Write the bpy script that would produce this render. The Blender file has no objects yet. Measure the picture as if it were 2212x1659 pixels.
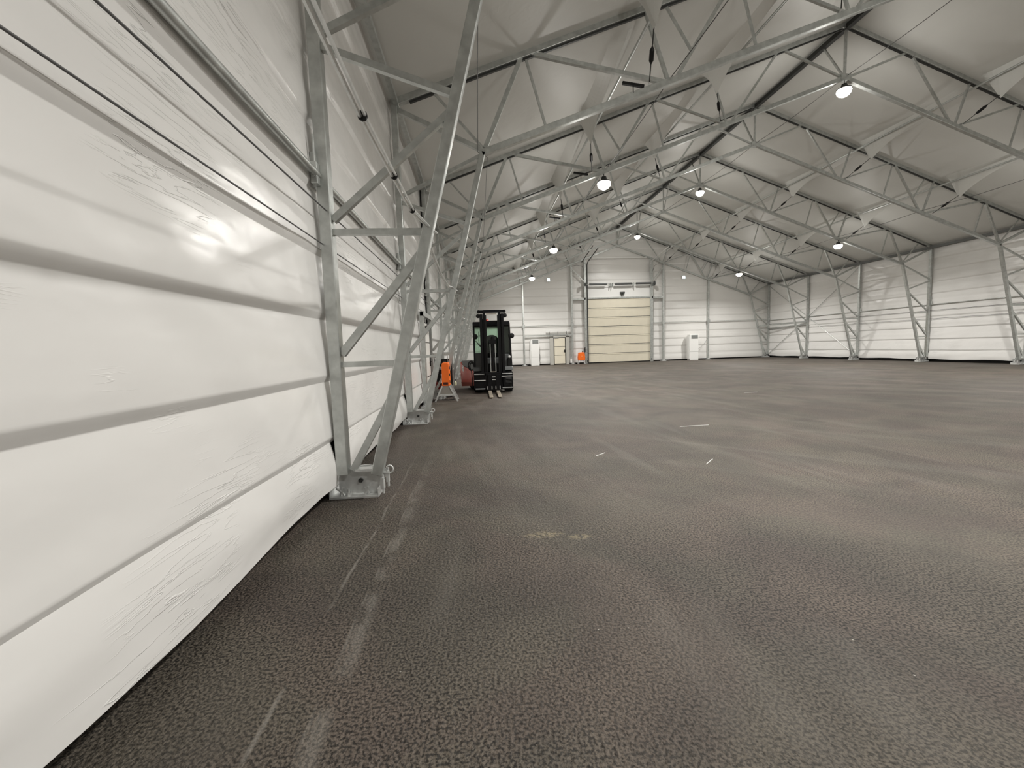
import bpy, bmesh, math, random
from mathutils import Vector, Matrix, noise
random.seed(7)
S = bpy.context.scene
COL = S.collection
PI = math.pi
# ---------------------------------------------------------------- measures (metres)
SP = 4.2955          # bay length
Y0 = 4.393           # first frame in view
W = 26.166           # between outer post lines
FY = [Y0 + i * SP for i in range(8)]
YE = FY[7] + 0.20    # end wall plane
YB = -13.0           # wall behind the camera
EZ, RZ = 6.25, 11.06 # eave node, ridge node
KU, KZ, LZ = 1.668, 5.327, 9.506   # knee, lower apex
HALF = W / 2
def up_z(u): return EZ + (RZ - EZ) * u / HALF
def lo_z(u): return KZ + (LZ - KZ) * (u - KU) / (HALF - KU)

# ---------------------------------------------------------------- camera
yaw, pitch, roll, fpx = 0.0775, 0.0852, 0.0323, 913.05
cy, sy, cp, sp, cr, sr = (math.cos(yaw), math.sin(yaw), math.cos(pitch), math.sin(pitch), math.cos(roll), math.sin(roll))
def cw(x, d, z):
    D = d * cp + z * sp
    zz = -d * sp + z * cp
    return Vector((x * cy + D * sy, -x * sy + D * cy, zz))
right, upv, fwd = cw(cr, 0, -sr), cw(sr, 0, cr), cw(0, 1, 0)
cam = bpy.data.cameras.new('camera')
cam.sensor_fit = 'HORIZONTAL'; cam.sensor_width = 36.0
cam.lens = fpx / 2212 * 36.0
cam.clip_start = 0.02; cam.clip_end = 200
camo = bpy.data.objects.new('camera', cam); COL.objects.link(camo)
M = Matrix.Identity(4)
for r_ in range(3):
    M[r_][0], M[r_][1], M[r_][2] = right[r_], upv[r_], -fwd[r_]
M.translation = Vector((1.4246, 0.0, 1.5))
camo.matrix_world = M
S.camera = camo
# ---------------------------------------------------------------- world, exposure
S.view_settings.view_transform = 'Standard'
S.view_settings.look = 'None'
S.view_settings.exposure = 0.14
S.view_settings.gamma = 1.0
S.view_settings.use_curve_mapping = False
wd = bpy.data.worlds.new('world'); S.world = wd; wd.use_nodes = True
wd.node_tree.nodes['Background'].inputs[0].default_value = (0.02, 0.025, 0.03, 1)
wd.node_tree.nodes['Background'].inputs[1].default_value = 0.3
try:
    S.cycles.use_denoising = True
    S.cycles.max_bounces = 10
    S.cycles.diffuse_bounces = 6
    S.cycles.transparent_max_bounces = 12
    S.cycles.sample_clamp_indirect = 6.0
except Exception:
    pass
LAMP_DOWN = 318.0     # watts of the disc shining down
LAMP_LEAK = 72.0     # watts of the bare bulb light that reaches the roof

# ---------------------------------------------------------------- materials
def mat(name, col, rough=0.5, metal=0.0, spec=0.5, bump=None, var=None, coat=0.0):
    m = bpy.data.materials.new(name); m.use_nodes = True
    nt = m.node_tree; b = nt.nodes['Principled BSDF']
    b.inputs['Base Color'].default_value = (*col, 1)
    b.inputs['Roughness'].default_value = rough
    b.inputs['Metallic'].default_value = metal
    b.inputs['Specular IOR Level'].default_value = spec
    b.inputs['Coat Weight'].default_value = coat
    tc = nt.nodes.new('ShaderNodeTexCoord')
    if var:
        sc, amt = var
        n = nt.nodes.new('ShaderNodeTexNoise'); n.inputs['Scale'].default_value = sc; n.inputs['Detail'].default_value = 6
        r = nt.nodes.new('ShaderNodeValToRGB')
        r.color_ramp.elements[0].position = 0.3; r.color_ramp.elements[1].position = 0.7
        r.color_ramp.elements[0].color = (*[c * (1 - amt) for c in col], 1)
        r.color_ramp.elements[1].color = (*[min(1, c * (1 + amt)) for c in col], 1)
        nt.links.new(tc.outputs['Object'], n.inputs['Vector']); nt.links.new(n.outputs['Fac'], r.inputs['Fac'])
        nt.links.new(r.outputs['Color'], b.inputs['Base Color'])
    if bump:
        sc, st, di = bump
        n = nt.nodes.new('ShaderNodeTexNoise'); n.inputs['Scale'].default_value = sc; n.inputs['Detail'].default_value = 4
        bp = nt.nodes.new('ShaderNodeBump'); bp.inputs['Strength'].default_value = st; bp.inputs['Distance'].default_value = di
        nt.links.new(tc.outputs['Object'], n.inputs['Vector']); nt.links.new(n.outputs['Fac'], bp.inputs['Height'])
        nt.links.new(bp.outputs['Normal'], b.inputs['Normal'])
    return m
def emit(name, col, st):
    m = bpy.data.materials.new(name); m.use_nodes = True
    b = m.node_tree.nodes['Principled BSDF']
    b.inputs['Base Color'].default_value = (*col, 1)
    b.inputs['Emission Color'].default_value = (*col, 1)
    b.inputs['Emission Strength'].default_value = st
    return m
def fabric(name, col, rough, axis, wr=1.0):
    """white vinyl lining: long thin wrinkles along one axis, gathered in patches"""
    m = bpy.data.materials.new(name); m.use_nodes = True
    nt = m.node_tree; L = nt.links; N = nt.nodes.new; b = nt.nodes['Principled BSDF']
    b.inputs['Roughness'].default_value = rough
    b.inputs['Specular IOR Level'].default_value = 0.5
    tc = N('ShaderNodeTexCoord')
    mp = N('ShaderNodeMapping')
    mp.inputs['Scale'].default_value = {'y': (2, 1.1, 13), 'x': (1.1, 2, 13), 'r': (1.2, 0.6, 1.2)}[axis]
    L.new(tc.outputs['Object'], mp.inputs['Vector'])
    n1 = N('ShaderNodeTexNoise'); n1.inputs['Scale'].default_value = 1.6; n1.inputs['Detail'].default_value = 3; n1.inputs['Distortion'].default_value = 0.6
    L.new(mp.outputs['Vector'], n1.inputs['Vector'])
    rd = N('ShaderNodeMath'); rd.operation = 'SUBTRACT'; rd.inputs[1].default_value = 0.5
    ab = N('ShaderNodeMath'); ab.operation = 'ABSOLUTE'
    rm = N('ShaderNodeMapRange'); rm.inputs['From Min'].default_value = 0.0; rm.inputs['From Max'].default_value = 0.022
    rm.inputs['To Min'].default_value = 1.0; rm.inputs['To Max'].default_value = 0.0; rm.interpolation_type = 'SMOOTHSTEP'
    L.new(n1.outputs['Fac'], rd.inputs[0]); L.new(rd.outputs[0], ab.inputs[0]); L.new(ab.outputs[0], rm.inputs['Value'])
    n2 = N('ShaderNodeTexNoise'); n2.inputs['Scale'].default_value = 0.9; n2.inputs['Detail'].default_value = 2
    mp2 = N('ShaderNodeMapping'); mp2.inputs['Location'].default_value = (3.1, 1.7, 0.4); mp2.inputs['Scale'].default_value = (1, 1, 1.6)
    L.new(tc.outputs['Object'], mp2.inputs['Vector']); L.new(mp2.outputs['Vector'], n2.inputs['Vector'])
    r2 = N('ShaderNodeMapRange'); r2.inputs['From Min'].default_value = 0.50; r2.inputs['From Max'].default_value = 0.72
    L.new(n2.outputs['Fac'], r2.inputs['Value'])
    mu = N('ShaderNodeMath'); mu.operation = 'MULTIPLY'
    L.new(rm.outputs['Result'], mu.inputs[0]); L.new(r2.outputs['Result'], mu.inputs[1])
    bp = N('ShaderNodeBump'); bp.inputs['Strength'].default_value = 0.55 * wr; bp.inputs['Distance'].default_value = 0.006
    L.new(mu.outputs[0], bp.inputs['Height'])
    n3 = N('ShaderNodeTexNoise'); n3.inputs['Scale'].default_value = 1.3; n3.inputs['Detail'].default_value = 3
    L.new(mp2.outputs['Vector'], n3.inputs['Vector'])
    bp2 = N('ShaderNodeBump'); bp2.inputs['Strength'].default_value = 0.35; bp2.inputs['Distance'].default_value = 0.05
    L.new(n3.outputs['Fac'], bp2.inputs['Height']); L.new(bp.outputs['Normal'], bp2.inputs['Normal'])
    L.new(bp2.outputs['Normal'], b.inputs['Normal'])
    r = N('ShaderNodeValToRGB')
    r.color_ramp.elements[0].color = (*[c * 0.96 for c in col], 1); r.color_ramp.elements[1].color = (*col, 1)
    L.new(n3.outputs['Fac'], r.inputs['Fac']); L.new(r.outputs['Color'], b.inputs['Base Color'])
    return m
M_wall = fabric('white_vinyl_lining', (0.81, 0.80, 0.78), 0.25, 'y', 1.3)
M_end = fabric('white_vinyl_end', (0.80, 0.79, 0.765), 0.33, 'x', 0.5)
M_roof = fabric('roof_lining', (0.67, 0.67, 0.64), 0.5, 'r', 0.25)
M_steel = mat('galvanised_steel', (0.54, 0.56, 0.545), 0.36, 0.72, 0.5, bump=(60, 0.12, 0.002), var=(9, 0.16))
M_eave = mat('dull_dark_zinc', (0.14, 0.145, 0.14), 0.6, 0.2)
M_zinc = mat('bright_zinc', (0.70, 0.71, 0.70), 0.36, 0.45, 0.5, var=(14, 0.12))
M_black = mat('black_plastic', (0.008, 0.008, 0.008), 0.5, 0.0, 0.3)
M_dark = mat('dark_steel', (0.05, 0.052, 0.05), 0.5, 0.4)
M_blackgloss = mat('black_paint', (0.006, 0.006, 0.007), 0.38, 0.0, 0.22)
M_rubber = mat('tyre_rubber', (0.018, 0.018, 0.018), 0.8, bump=(30, 0.4, 0.01))
M_red = mat('red_paint', (0.50, 0.055, 0.028), 0.35, coat=0.3, var=(3, 0.08))
M_grey = mat('grey_paint', (0.09, 0.095, 0.095), 0.45)
M_orange = mat('orange_paint', (0.95, 0.17, 0.012), 0.45)
M_cream = mat('cream_door_panel', (0.76, 0.71, 0.58), 0.5, var=(2, 0.03))
M_white = mat('white_enamel', (0.82, 0.82, 0.80), 0.4)
M_whiteleaf = mat('white_door_leaf', (0.74, 0.73, 0.69), 0.45)
M_greymid = mat('grey_grille', (0.26, 0.27, 0.27), 0.5)
M_fork = mat('worn_fork_steel', (0.42, 0.37, 0.30), 0.45, 0.5, var=(12, 0.2))
M_cable = mat('grey_cable', (0.10, 0.10, 0.10), 0.5)
M_lamp = emit('lamp_disc', (1.0, 0.93, 0.80), 22.0)
M_sign = emit('lit_panel', (0.80, 0.97, 1.0), 1.6)
M_beacon = mat('red_beacon_glass', (0.6, 0.03, 0.02), 0.2)
def glass():
    m = bpy.data.materials.new('green_cab_glass'); m.use_nodes = True
    nt = m.node_tree; nt.nodes.remove(nt.nodes['Principled BSDF'])
    t = nt.nodes.new('ShaderNodeBsdfTransparent'); t.inputs[0].default_value = (0.84, 0.93, 0.87, 1)
    g = nt.nodes.new('ShaderNodeBsdfGlossy'); g.inputs['Roughness'].default_value = 0.03
    x = nt.nodes.new('ShaderNodeMixShader'); x.inputs[0].default_value = 0.06
    nt.links.new(t.outputs[0], x.inputs[1]); nt.links.new(g.outputs[0], x.inputs[2])
    nt.links.new(x.outputs[0], nt.nodes['Material Output'].inputs[0])
    return m
M_glass = glass()
def asphalt():
    m = bpy.data.materials.new('asphalt'); m.use_nodes = True
    nt = m.node_tree; L = nt.links; N = nt.nodes.new; b = nt.nodes['Principled BSDF']
    b.inputs['Roughness'].default_value = 0.62
    b.inputs['Specular IOR Level'].default_value = 0.35
    tc = N('ShaderNodeTexCoord')
    def nz(scale, detail=4, loc=(0, 0, 0), sc=(1, 1, 1), rot=0, dist=0):
        mp = N('ShaderNodeMapping'); mp.inputs['Location'].default_value = loc; mp.inputs['Scale'].default_value = sc
        mp.inputs['Rotation'].default_value = (0, 0, rot)
        n = N('ShaderNodeTexNoise'); n.inputs['Scale'].default_value = scale; n.inputs['Detail'].default_value = detail
        n.inputs['Distortion'].default_value = dist
        L.new(tc.outputs['Object'], mp.inputs['Vector']); L.new(mp.outputs['Vector'], n.inputs['Vector'])
        return n.outputs['Fac']
    def rng(v, a, b_, c=0.0, d=1.0, smooth=True):
        r = N('ShaderNodeMapRange'); r.inputs['From Min'].default_value = a; r.inputs['From Max'].default_value = b_
        r.inputs['To Min'].default_value = c; r.inputs['To Max'].default_value = d
        if smooth: r.interpolation_type = 'SMOOTHSTEP'
        L.new(v, r.inputs['Value']); return r.outputs['Result']
    def mul(a, b_):
        x = N('ShaderNodeMath'); x.operation = 'MULTIPLY'
        L.new(a, x.inputs[0])
        if isinstance(b_, float): x.inputs[1].default_value = b_
        else: L.new(b_, x.inputs[1])
        return x.outputs[0]
    def mixc(fac, a, b_):
        x = N('ShaderNodeMix'); x.data_type = 'RGBA'
        L.new(fac, x.inputs['Factor'])
        if isinstance(a, tuple): x.inputs['A'].default_value = (*a, 1)
        else: L.new(a, x.inputs['A'])
        if isinstance(b_, tuple): x.inputs['B'].default_value = (*b_, 1)
        else: L.new(b_, x.inputs['B'])
        return x.outputs['Result']
    grain = nz(75, 5)
    big = nz(0.55, 4, (4, 2, 0))
    c = mixc(rng(grain, 0.38, 0.60), (0.016, 0.013, 0.0105), (0.116, 0.096, 0.079))
    c = mixc(mul(rng(big, 0.42, 0.66), 0.36), c, (0.112, 0.097, 0.081))
    sx0 = N('ShaderNodeSeparateXYZ'); L.new(tc.outputs['Object'], sx0.inputs[0])
    hue = nz(0.9, 4, (11, 5, 0), dist=0.8)
    tint = mixc(rng(hue, 0.40, 0.60), (0.97, 1.0, 0.96), (1.03, 0.99, 0.98))
    patch = nz(1.1, 5, (3, 8, 0), dist=0.5)
    tint2 = mixc(rng(patch, 0.34, 0.66), (0.80, 0.80, 0.81), (1.13, 1.13, 1.12))
    for t_ in (tint, tint2):
        mx = N('ShaderNodeMix'); mx.data_type = 'RGBA'; mx.blend_type = 'MULTIPLY'; mx.inputs['Factor'].default_value = 1.0
        L.new(c, mx.inputs['A']); L.new(t_, mx.inputs['B']); c = mx.outputs['Result']
    # tyre-swept dust, streaks running down the hall
    st = nz(2.6, 5, (1, 0, 0), (1.0, 0.16, 1), 0.12, 0.4)
    c = mixc(mul(mul(rng(st, 0.53, 0.72), rng(nz(0.35, 3, (9, 3, 0)), 0.45, 0.62)), 0.20), c, (0.20, 0.185, 0.165))
    for ang, loc, am in ((3.0, (3, 1, 0), 0.17), (2.33, (7, 4, 0), 0.13)):
        m1 = N('ShaderNodeMapping'); m1.inputs['Rotation'].default_value = (0, 0, ang); L.new(tc.outputs['Object'], m1.inputs['Vector'])
        m2 = N('ShaderNodeMapping'); m2.inputs['Scale'].default_value = (1.7, 0.13, 1); m2.inputs['Location'].default_value = loc; L.new(m1.outputs['Vector'], m2.inputs['Vector'])
        ns = N('ShaderNodeTexNoise'); ns.inputs['Scale'].default_value = 1.5; ns.inputs['Detail'].default_value = 6; ns.inputs['Distortion'].default_value = 0.5; L.new(m2.outputs['Vector'], ns.inputs['Vector'])
        c = mixc(mul(mul(rng(ns.outputs['Fac'], 0.50, 0.72), rng(sx0.outputs['Y'], 2.2, 5.0)), am), c, (0.20, 0.185, 0.165))
    # pale scuffed lane alongside the left wall
    sx = N('ShaderNodeSeparateXYZ'); L.new(tc.outputs['Object'], sx.inputs[0])
    wob = N('ShaderNodeMath'); wob.operation = 'MULTIPLY_ADD'; wob.inputs[1].default_value = 0.10
    L.new(nz(0.9, 3, (2, 7, 0)), wob.inputs[0]); L.new(sx.outputs['X'], wob.inputs[2])
    for cx_, hw, am in ((0.55, 0.016, 0.40), (0.78, 0.065, 0.26), (0.73, 0.012, 0.25)):
        d = N('ShaderNodeMath'); d.operation = 'SUBTRACT'; d.inputs[1].default_value = cx_; L.new(wob.outputs[0], d.inputs[0])
        a = N('ShaderNodeMath'); a.operation = 'ABSOLUTE'; L.new(d.outputs[0], a.inputs[0])
        f_ = mul(rng(a.outputs[0], hw, hw * 0.15), rng(nz(7, 5, (0, 1, 0), (1, 0.5, 1)), 0.38, 0.60))
        f_ = mul(f_, rng(sx.outputs['Y'], 8.0, 3.0))
        c = mixc(mul(f_, am), c, (0.30, 0.28, 0.25))
    # sandy spot on the ground, about two metres out
    for px, py, hx, hy in ((2.17, 3.17, 0.10, 0.045), (1.90, 3.25, 0.16, 0.06)):
        vs = N('ShaderNodeVectorMath'); vs.operation = 'SUBTRACT'; vs.inputs[1].default_value = (px, py, 0); L.new(tc.outputs['Object'], vs.inputs[0])
        vd = N('ShaderNodeVectorMath'); vd.operation = 'DIVIDE'; vd.inputs[1].default_value = (hx, hy, 1); L.new(vs.outputs[0], vd.inputs[0])
        vl = N('ShaderNodeVectorMath'); vl.operation = 'LENGTH'; L.new(vd.outputs[0], vl.inputs[0])
        f_ = mul(rng(vl.outputs['Value'], 1.3, 0.4), rng(nz(26, 5), 0.42, 0.58))
        c = mixc(mul(f_, 0.6), c, (0.30, 0.25, 0.16))
    # pale stone chips
    vo = N('ShaderNodeTexVoronoi'); vo.inputs['Scale'].default_value = 9; L.new(tc.outputs['Object'], vo.inputs['Vector'])
    chip = mul(rng(vo.outputs['Distance'], 0.055, 0.02), rng(nz(3.3, 2, (5, 5, 0)), 0.54, 0.60))
    c = mixc(chip, c, (0.42, 0.40, 0.36))
    L.new(c, b.inputs['Base Color'])
    bp = N('ShaderNodeBump'); bp.inputs['Strength'].default_value = 1.0; bp.inputs['Distance'].default_value = 0.016
    L.new(nz(48, 6), bp.inputs['Height'])
    L.new(bp.outputs['Normal'], b.inputs['Normal'])
    return m
M_asphalt = asphalt()

# ---------------------------------------------------------------- mesh helpers
def V(*a): return Vector(a)
class MB:
    """collects shapes in world coordinates, stored relative to an origin"""
    def __init__(s, o=(0, 0, 0)): s.bm = bmesh.new(); s.o = Vector(o)
    def hexa(s, pts):
        v = [s.bm.verts.new(Vector(p) - s.o) for p in pts]
        for f in ((0, 3, 2, 1), (4, 5, 6, 7), (0, 1, 5, 4), (1, 2, 6, 5), (2, 3, 7, 6), (3, 0, 4, 7)):
            s.bm.faces.new([v[i] for i in f])
        return s
    def box(s, a, b):
        (x0, y0, z0), (x1, y1, z1) = a, b
        return s.hexa([(x0, y0, z0), (x1, y0, z0), (x1, y1, z0), (x0, y1, z0), (x0, y0, z1), (x1, y0, z1), (x1, y1, z1), (x0, y1, z1)])
    def bar(s, p, q, w, h, side=(0, 1, 0)):
        """square bar from p to q, w along `side`, h across"""
        p, q = Vector(p), Vector(q); d = (q - p).normalized()
        sd = Vector(side); sd = (sd - d * sd.dot(d))
        if sd.length < 1e-4: sd = Vector((1, 0, 0)) - d * d.x
        sd.normalize(); n = d.cross(sd)
        a, b = sd * w / 2, n * h / 2
        return s.hexa([p - a - b, p + a - b, p + a + b, p - a + b, q - a - b, q + a - b, q + a + b, q - a + b])
    def tube(s, pts, r, n=10, cap=True, r2=None):
        pts = [Vector(p) for p in pts]
        rings = []
        up = Vector((0.13, 0.2, 0.97))
        for i, p in enumerate(pts):
            d = (pts[min(i + 1, len(pts) - 1)] - pts[max(i - 1, 0)]).normalized()
            a = d.cross(up)
            if a.length < 1e-3: a = d.cross(Vector((1, 0, 0)))
            a.normalize(); b = d.cross(a)
            rr = r if not r2 else r2[i]
            rings.append([s.bm.verts.new(p + (a * math.cos(2 * PI * k / n) + b * math.sin(2 * PI * k / n)) * rr - s.o) for k in range(n)])
        for r0, r1 in zip(rings, rings[1:]):
            for k in range(n): s.bm.faces.new((r0[k], r0[(k + 1) % n], r1[(k + 1) % n], r1[k]))
        if cap:
            s.bm.faces.new(rings[0][::-1]); s.bm.faces.new(rings[-1])
        return s
    def prism(s, poly, ex):
        """poly: list of 3D points, ex: extrusion vector"""
        ex = Vector(ex)
        a = [s.bm.verts.new(Vector(p) - s.o) for p in poly]
        b = [s.bm.verts.new(Vector(p) + ex - s.o) for p in poly]
        s.bm.faces.new(a[::-1]); s.bm.faces.new(b)
        n = len(a)
        for k in range(n): s.bm.faces.new((a[k], a[(k + 1) % n], b[(k + 1) % n], b[k]))
        return s
    def lathe(s, c, prof, n=20, axis='z'):
        c = Vector(c); rings = []
        for r, h in prof:
            ring = []
            for k in range(n):
                t = 2 * PI * k / n
                v = {'z': (r * math.cos(t), r * math.sin(t), h), 'x': (h, r * math.cos(t), r * math.sin(t)), 'y': (r * math.cos(t), h, r * math.sin(t))}[axis]
                ring.append(s.bm.verts.new(c + Vector(v) - s.o))
            rings.append(ring)
        for r0, r1 in zip(rings, rings[1:]):
            for k in range(n): s.bm.faces.new((r0[k], r0[(k + 1) % n], r1[(k + 1) % n], r1[k]))
        s.bm.faces.new(rings[0][::-1]); s.bm.faces.new(rings[-1])
        return s
    def grid(s, rows):
        vs = [[s.bm.verts.new(Vector(p) - s.o) for p in r] for r in rows]
        for a, b in zip(vs, vs[1:]):
            for k in range(len(a) - 1): s.bm.faces.new((a[k], a[k + 1], b[k + 1], b[k]))
        return s
    def done(s, name, m, parent=None, smooth=False, bevel=0.0, label=None):
        bmesh.ops.recalc_face_normals(s.bm, faces=s.bm.faces) if not smooth == 'grid' else None
        me = bpy.data.meshes.new(name); s.bm.to_mesh(me); s.bm.free(); me.materials.append(m)
        if smooth:
            for p in me.polygons: p.use_smooth = True
        o = bpy.data.objects.new(name, me); COL.objects.link(o)
        if parent is not None: o.parent = parent
        else: o.location = s.o
        if smooth and smooth != 'grid':
            md = o.modifiers.new('es', 'EDGE_SPLIT'); md.split_angle = math.radians(40)
        if bevel:
            md = o.modifiers.new('bv', 'BEVEL'); md.width = bevel; md.segments = 2; md.limit_method = 'ANGLE'
        if label: o['label'] = label
        return o
def tag(o, label, cat, group=None, kind=None):
    o['label'] = label; o['category'] = cat
    if group: o['group'] = group
    if kind: o['kind'] = kind
    return o
def empty(name, loc, label, cat, group=None):
    o = bpy.data.objects.new(name, None); COL.objects.link(o); o.location = loc
    o.empty_display_size = 0.1
    return tag(o, label, cat, group)
def struct(o, label=None):
    o['kind'] = 'structure'
    if label: o['label'] = label
    return o
def copy_tree(o, parent=None, loc=None):
    c = o.copy(); COL.objects.link(c)
    if parent is not None: c.parent = parent
    if loc is not None: c.location = loc
    for ch in list(KIDS.get(o.name, [])):
        copy_tree(ch, c)
    return c
KIDS = {}
def index_kids():
    KIDS.clear()
    for x in list(COL.objects):
        if x.parent is not None: KIDS.setdefault(x.parent.name, []).append(x)
def nz(x, y, z=0.0): return noise.noise(Vector((x, y, z)))

# ================================================================ THE SETTING
f = MB()
f.box((-1.5, YB - 1, -0.2), (W + 1.5, YE + 1, 0.0))
struct(f.done('floor', M_asphalt), 'dark brown-grey asphalt floor with pale tyre marks')

PITCH = 0.62
def bulge(z):
    """pillow of the lining between two seams: tucked in hard just above a seam"""
    p = ((z - 0.60) / PITCH) % 1.0
    if p < 0.105: b = p / 0.105
    else: b = 1 - ((p - 0.105) / 0.895) ** 1.5
    k = 0.042 if z < 2.2 else (0.034 if z < 3.4 else 0.030)
    return b * k
def post_env(t, posts):
    d = min(abs(t - p) for p in posts)
    return 1 - 0.30 * math.exp(-(d / 0.22) ** 2)
zs = []
for s_ in range(10):
    for q_ in (0.0, 0.004, 0.030, 0.058, 0.068, 0.080, 0.10, 0.13, 0.16, 0.20, 0.24, 0.28, 0.32, 0.36, 0.40, 0.44, 0.48, 0.51, 0.54, 0.57, 0.596, 0.6155):
        z = 0.60 + s_ * PITCH + q_
        if z < 6.36: zs.append(z)
zs.append(6.40)
POSTS_Y = [Y0 + i * SP for i in range(-5, 9)]
def side_wall(name, x0, sgn, label):
    b = MB()
    ys = []
    y = YB
    while y < YE:
        ys.append(y); y += 0.14 if y < 14 else 0.28
    ys.append(YE + 0.1)
    rows = []
    for zz in zs:
        row = []
        for yy in ys:
            d = bulge(zz) * post_env(yy, POSTS_Y) + 0.022 * nz(yy * 0.5, zz * 0.7, sgn * 3.0) + 0.011 * nz(yy * 0.22, zz * 5.5, sgn * 5.0) * (1 if zz > 1.9 else 0.45)
            row.append((x0 + sgn * d, yy, zz))
        rows.append(row)
    b.grid(rows)
    w = struct(b.done(name, M_wall, smooth='grid'), label)
    # loose hem flap hanging over the foot of every bay
    edges = POSTS_Y
    for a, c in zip(edges, edges[1:]):
        if c < YB or a > YE - 1: continue
        a2, c2 = max(a + 0.02, YB), min(c - 0.05, YE)
        h = MB(); rows = []
        n = 44
        for j in range(15):
            v = j / 14
            row = []
            for i in range(n + 1):
                u = i / n; yy = a2 + (c2 - a2) * u
                bot = 0.145 + 0.018 * math.sin(u * 9 + a) + 0.012 * nz(yy * 2, 1)
                top = 0.71 - 0.10 * u
                zz = top + (bot - top) * v
                out = 0.040 * math.sin(v * PI * 0.85) + 0.022 * nz(yy * 0.8, v * 2.2, a) * v
                out += 0.02 * v * max(0, (u - 0.93) / 0.07)
                row.append((x0 + sgn * (0.012 + out), yy, zz))
            rows.append(row)
        h.grid(rows)
        h.done('hem_flap', M_wall, w, smooth='grid')
    return w
side_wall('wall_left', -0.115, 1, 'pillowed white vinyl lining of the long wall beside the camera')
side_wall('wall_right', W + 0.115, -1, 'pillowed white vinyl lining of the long wall far on the right')
# black panel behind the hem of both walls, paints the shaded gap below
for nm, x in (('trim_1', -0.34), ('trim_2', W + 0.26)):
    b = MB(); b.box((x, YB, 0.0), (x + 0.08, YE + 0.2, 0.75)); struct(b.done(nm, M_black), 'black panel painting the shade in the gap under the wall lining')
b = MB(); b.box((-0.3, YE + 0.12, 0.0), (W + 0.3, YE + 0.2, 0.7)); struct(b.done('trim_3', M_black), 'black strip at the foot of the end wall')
# end wall
def roof_z(x):
    u = min(x, W - x); return 6.37 + (RZ - EZ) * max(u, -0.2) / HALF
POSTS_X = [0.0, 5.2, 9.22, 16.95, 20.87, W]
b = MB()
xs = [-0.12 + i * (W + 0.24) / 150 for i in range(151)]
zz_ = [0.10, 0.2, 0.35, 0.5] + [0.60 + 0.0413 * i for i in range(1, 260)]
vs = []
for zz in zz_:
    row = []
    for x in xs:
        top = roof_z(x) + 0.05
        z2 = min(zz, top)
        d = (bulge(z2) if z2 >= 0.6 else 0.045 * math.sin(z2 / 0.6 * PI) + 0.03) * post_env(x, POSTS_X) + 0.012 * nz(x * 0.7, z2 * 0.8, 9)
        row.append((x, YE + 0.06 - d, z2))
    vs.append(row)
b.grid(vs)
bmesh.ops.remove_doubles(b.bm, verts=b.bm.verts, dist=0.001)
struct(b.done('wall_end', M_end, smooth='grid'), 'white vinyl lining of the gable wall with the big door')
b = MB()
b.prism([(-0.12, YB, 0), (W + 0.12, YB, 0), (W + 0.12, YB, 6.4), (HALF, YB, 11.25), (-0.12, YB, 6.4)], (0, -0.1, 0))
struct(b.done('wall_back', M_end), 'white lining of the gable wall behind the camera')

# ceiling: roof lining pulled down in pointed folds just before every frame
KEELS = (4.79, 8.57)
KW = 0.34
KU_ = 0.20   # the uphill side is steeper
KD = {4.79: (1.0, 0.85), 8.57: (0.84, 0.66)}   # depth of the point, its distance before the frame
def keel_depth(y, k_=4.79):
    dm, dl = KD[k_]
    k = (y - Y0) / SP
    i = math.floor(k)
    t = (k - i) * SP              # distance past the frame behind
    s_ = (SP - dl) - t          # distance still to go to the tip
    if s_ >= 0: d = 0.10 + (dm - 0.10) * math.exp(-s_ / 0.95)
    else: d = dm * (1 + s_ / 0.45) if s_ > -0.45 else 0.0
    d *= min(1.0, max(0.0, (t - 0.10) / 0.5))
    return max(0.0, d)
us = sorted(set([round(-0.12 + 0.33 * i, 3) for i in range(41)] + [round(k + o, 3) for k in KEELS for o in (-KW, -KW * .75, -KW * .5, -KW * .25, -0.03, 0, 0.03, KU_ * .33, KU_ * .66, KU_, KW)] + [HALF]))
us = [u for u in us if u <= HALF]
b = MB()
ys = []
y = YB
while y < YE + 0.1: ys.append(y); y += 0.12
ys.append(YE + 0.15)
def ceil_z(u, yy, side):
    z = 6.31 + (RZ - EZ) * u / HALF
    for k in KEELS:
        d = abs(u - k); kw = KU_ if u > k else KW
        if d < kw: z -= (keel_depth(yy, k) - 0.06) * (1 - d / kw) if keel_depth(yy, k) > 0.06 else 0
    t = ((yy - Y0) / SP) % 1.0
    z -= 0.13 * math.sin(t * PI) ** 0.7 * min(1.0, max(0.0, u / 2.0), max(0.0, (HALF - u) / 2.0)) - 0.03 * nz(u * 0.35 + side * 7, yy * 0.35) * math.sin(t * PI)
    return z
full = [(u, 0) for u in us] + [(u, 1) for u in us[-2::-1]]
b.grid([[(u if sd == 0 else W - u, yy, ceil_z(u, yy, sd)) for u, sd in full] for yy in ys])
struct(b.done('ceiling', M_roof, smooth=False), 'grey-white roof lining pulled down in pointed folds')

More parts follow.
